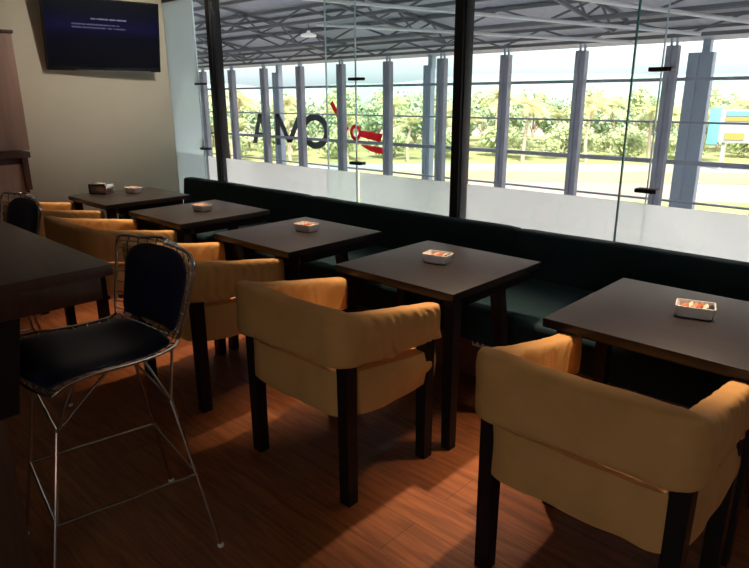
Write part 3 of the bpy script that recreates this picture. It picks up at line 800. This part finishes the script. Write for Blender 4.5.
def palm_mesh(seed, h):
    rr = random.Random(seed); tr = MB(); cr = MB()
    lean = rr.uniform(-.5, .5)
    pts = [(lean*(k/8)**2, .2*math.sin(k*.5), h*k/8) for k in range(9)]
    tr.tube(pts, [.19-.08*k/8 for k in range(9)], 8)
    top = Vector(pts[-1])
    for f in range(19):
        a = f*2.4+rr.uniform(-.2, .2); el = rr.uniform(-.35, 1.15); L = rr.uniform(2.0, 2.9)
        d = Vector((math.cos(a), math.sin(a), 0)); sp = []
        for k in range(9):
            s_ = k/8*L; sp.append(top+d*(s_*math.cos(el)*(1-.08*k/8))+Vector((0, 0, s_*math.sin(el)-.30*s_*s_*(.55+.3*rr.random()*.2))))
        for k in range(8):
            p, q = sp[k], sp[k+1]; side = (q-p).normalized().cross(Vector((0, 0, 1))).normalized()
            wl = .62*math.sin(PI*(k+1.2)/9.6)
            for sg in (-1, 1):
                for j in range(2):
                    b0 = p.lerp(q, j*.5); b1 = p.lerp(q, j*.5+.36)
                    tip = b0.lerp(b1, .8)+side*sg*wl+(q-p)*.35+Vector((0, 0, -.35*wl))
                    cr.bm.faces.new([cr.bm.verts.new(v) for v in (b0, b1, tip)])
    return tr, cr
def bush_mesh(seed, w, h, n, leaf, z0):
    rr = random.Random(seed); cr = MB(); tr = MB()
    lobes = [(Vector((rr.uniform(-.5, .5)*w, rr.uniform(-.4, .4)*w, z0+(h-z0)*rr.uniform(.3, .8))), rr.uniform(.28, .5)) for _ in range(9)]
    for i in range(n):
        c, r_ = lobes[i % 9]
        v = Vector((rr.gauss(0, 1), rr.gauss(0, 1), rr.gauss(0, 1))).normalized()*(rr.random()**.35)*r_
        p = c+Vector((v.x*w*.8, v.y*w*.8, v.z*(h-z0)*.9))
        p.z = max(.05, p.z)
        nrm = (v.normalized()+Vector((rr.uniform(-.7, .7), rr.uniform(-.7, .7), rr.uniform(-.3, .7)))).normalized()
        a = nrm.orthogonal().normalized(); b = nrm.cross(a); s_ = leaf*rr.uniform(.6, 1.3)
        cr.bm.faces.new([cr.bm.verts.new(p+x) for x in (a*s_, b*s_*.55, -a*s_, -b*s_*.55)])
    tr.tube([(0, 0, 0), (.05, 0, z0+(h-z0)*.4)], [.16, .08], 6)
    for c, r_ in lobes[:5]: tr.tube([(.02, 0, z0*.6+.1), tuple(c)], [.07, .03], 5)
    return tr, cr
prot = []
for s_, h, m in ((1, 4.6, 'palm'), (2, 5.2, 'palm2'), (3, 3.6, 'palm')):
    t = thing('palm_tree', (0, 0, 0), 'pale green palm tree beyond the pavement outside', 'tree', 'palms outside the hall')
    a, b = palm_mesh(s_, h); a.obj('trunk', M['trunk'], t); b.obj('frond_crown', M[m], t, smooth=False); prot.append(t)
bpro = []
for s_, w, h, n, lf, z0, m, lab in ((11, 3.2, 5.2, 1700, .24, 1.0, 'bush', 'dark green leafy tree among the palms outside'), (12, 3.8, 3.2, 1500, .22, .3, 'bush2', 'low light green shrub at the roadside outside'), (13, 3.6, 6.0, 1800, .25, 1.4, 'bush2', 'tall light green tree behind the palms outside')):
    t = thing('leafy_tree' if h > 4 else 'shrub', (0, 0, 0), lab, 'tree' if h > 4 else 'shrub', lab+'s')
    a, b = bush_mesh(s_, w, h, n, lf, z0); a.obj('trunk', M['trunk'], t); b.obj('foliage', M[m], t, smooth=False); bpro.append(t)
used = set()
def plant(src, dg, D, sc):
    if src.name in used: o = dup(src)
    else: o = src; used.add(src.name)
    o.location = at(dg, D/math.cos(math.radians(dg))**.6); o.rotation_euler = (0, 0, R.uniform(0, 6.28)); o.scale = (sc,)*3
def row(protos, D, step, off, sc0, sc1, jit=.25):
    k, dg = 0, -34.+off
    while dg < 37:
        plant(protos[R.randrange(len(protos))], dg+R.uniform(-jit, jit), D+R.uniform(-.2, .2), R.uniform(sc0, sc1)); dg += step
row(prot, 57.2, 5.2, .6, .82, 1.0)
row([bpro[1]], 62.0, 4.9, 1.5, .85, 1.1, .1)
row(prot, 66.6, 4.7, 2.9, .95, 1.1)
row([bpro[0]], 72.0, 4.1, .9, .95, 1.1, .1)
row([bpro[0], bpro[2]], 77.2, 4.3, 2.6, .95, 1.06, .1)
row([bpro[2]], 83.0, 4.3, .7, 1.02, 1.12, .1)
# hills
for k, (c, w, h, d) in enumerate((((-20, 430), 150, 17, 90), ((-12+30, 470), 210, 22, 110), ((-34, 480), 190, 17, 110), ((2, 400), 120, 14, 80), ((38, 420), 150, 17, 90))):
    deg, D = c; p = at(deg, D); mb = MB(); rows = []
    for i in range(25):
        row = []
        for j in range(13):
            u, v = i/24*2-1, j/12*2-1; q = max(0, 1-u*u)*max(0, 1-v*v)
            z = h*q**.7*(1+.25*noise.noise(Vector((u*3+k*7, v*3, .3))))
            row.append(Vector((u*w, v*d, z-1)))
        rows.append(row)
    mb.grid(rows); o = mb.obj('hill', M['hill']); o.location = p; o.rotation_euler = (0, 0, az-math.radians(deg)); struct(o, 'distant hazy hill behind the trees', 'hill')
# haze volume material, unassigned; the haze sits in the hill colour
hz = bpy.data.materials.new('haze'); hz.use_nodes = True; nt = hz.node_tree
for n in list(nt.nodes): nt.nodes.remove(n)
out = nt.nodes.new('ShaderNodeOutputMaterial'); vs_ = nt.nodes.new('ShaderNodeVolumeScatter'); vs_.inputs['Color'].default_value = (.86, .95, 1, 1); vs_.inputs['Density'].default_value = .0045; vs_.inputs['Anisotropy'].default_value = .0
nt.links.new(vs_.outputs[0], out.inputs['Volume'])
# roadside canopy with coloured bands at the right
bp_ = Vector((-13.3, 55, GZ))
t = thing('roadside_kiosk', tuple(bp_), 'pale cyan and yellow roadside sign structure at the right, beyond the windows', 'sign structure', rz=.15)
MB().box((.6, 0, 3.4), (4.6, .5, 2.5), .03).obj('sign_board', M['bwhite'], t)
MB().box((-2.0, -.1, 3.4), (.75, .6, 2.8), .03).obj('side_panel', M['bcyan'], t)
MB().box((.75, -.27, 4.35), (4.0, .06, .35)).obj('top_band', M['bcyan'], t)
MB().box((.75, -.27, 3.95), (4.0, .06, .3)).obj('yellow_band', M['byel'], t)
MB().box((-.5, -.27, 2.65), (1.3, .06, .5)).obj('yellow_panel', M['byel'], t)
for x in (-1.2, 2.2): MB().box((x, 0, 1.1), (.2, .2, 2.2)).obj('post', M['bwhite'], t)

# ------------------------------------------------------------------ daylight
W = bpy.data.worlds.new('sky'); S.world = W; W.use_nodes = True; nt = W.node_tree; bg = nt.nodes['Background']
tc = nt.nodes.new('ShaderNodeTexCoord'); sp = nt.nodes.new('ShaderNodeSeparateXYZ'); nt.links.new(tc.outputs['Generated'], sp.inputs[0])
r = nt.nodes.new('ShaderNodeValToRGB'); e = r.color_ramp.elements
e[0].position = .02; e[0].color = (.36, .43, .455, 1); e[1].position = .10; e[1].color = (1, 1, 1, 1)
nt.links.new(sp.outputs[2], r.inputs[0]); nt.links.new(r.outputs[0], bg.inputs[0]); bg.inputs[1].default_value = 2.2
L = bpy.data.lights.new('sun', 'SUN'); L.energy = 15; L.color = (1, .96, .88); L.angle = .009
so = bpy.data.objects.new('sun', L); COL.objects.link(so); so.rotation_euler = Vector((-.55, .55, -.9)).to_track_quat('-Z', 'Y').to_euler(); so.location = (0, 0, 30)

# ------------------------------------------------------------------ camera
f, pitch, roll, yaw, Hc = 620.41, .2933, -.005, .7622, 1.5283
cp, sn = math.cos(pitch), math.sin(pitch)
F = Vector((-math.sin(yaw)*cp, math.cos(yaw)*cp, -sn)); Rr = Vector((math.cos(yaw), math.sin(yaw), 0)); U = Rr.cross(F)
c_, s_ = math.cos(roll), math.sin(roll); R2 = Rr*c_+U*s_; U2 = U*c_-Rr*s_
cam = bpy.data.cameras.new('camera'); cam.sensor_width = 36; cam.lens = f/749*36; cam.clip_start = .05; cam.clip_end = 2000
co = bpy.data.objects.new('camera', cam); COL.objects.link(co)
co.matrix_world = Matrix(((R2.x, U2.x, -F.x, 0), (R2.y, U2.y, -F.y, 0), (R2.z, U2.z, -F.z, Hc), (0, 0, 0, 1)))
S.camera = co
S.view_settings.view_transform = 'Standard'; S.view_settings.look = 'None'; S.view_settings.gamma = 1; S.view_settings.exposure = 0
S.view_settings.use_curve_mapping = False
S.cycles.transparent_max_bounces = 24; S.cycles.max_bounces = 8; S.cycles.diffuse_bounces = 4
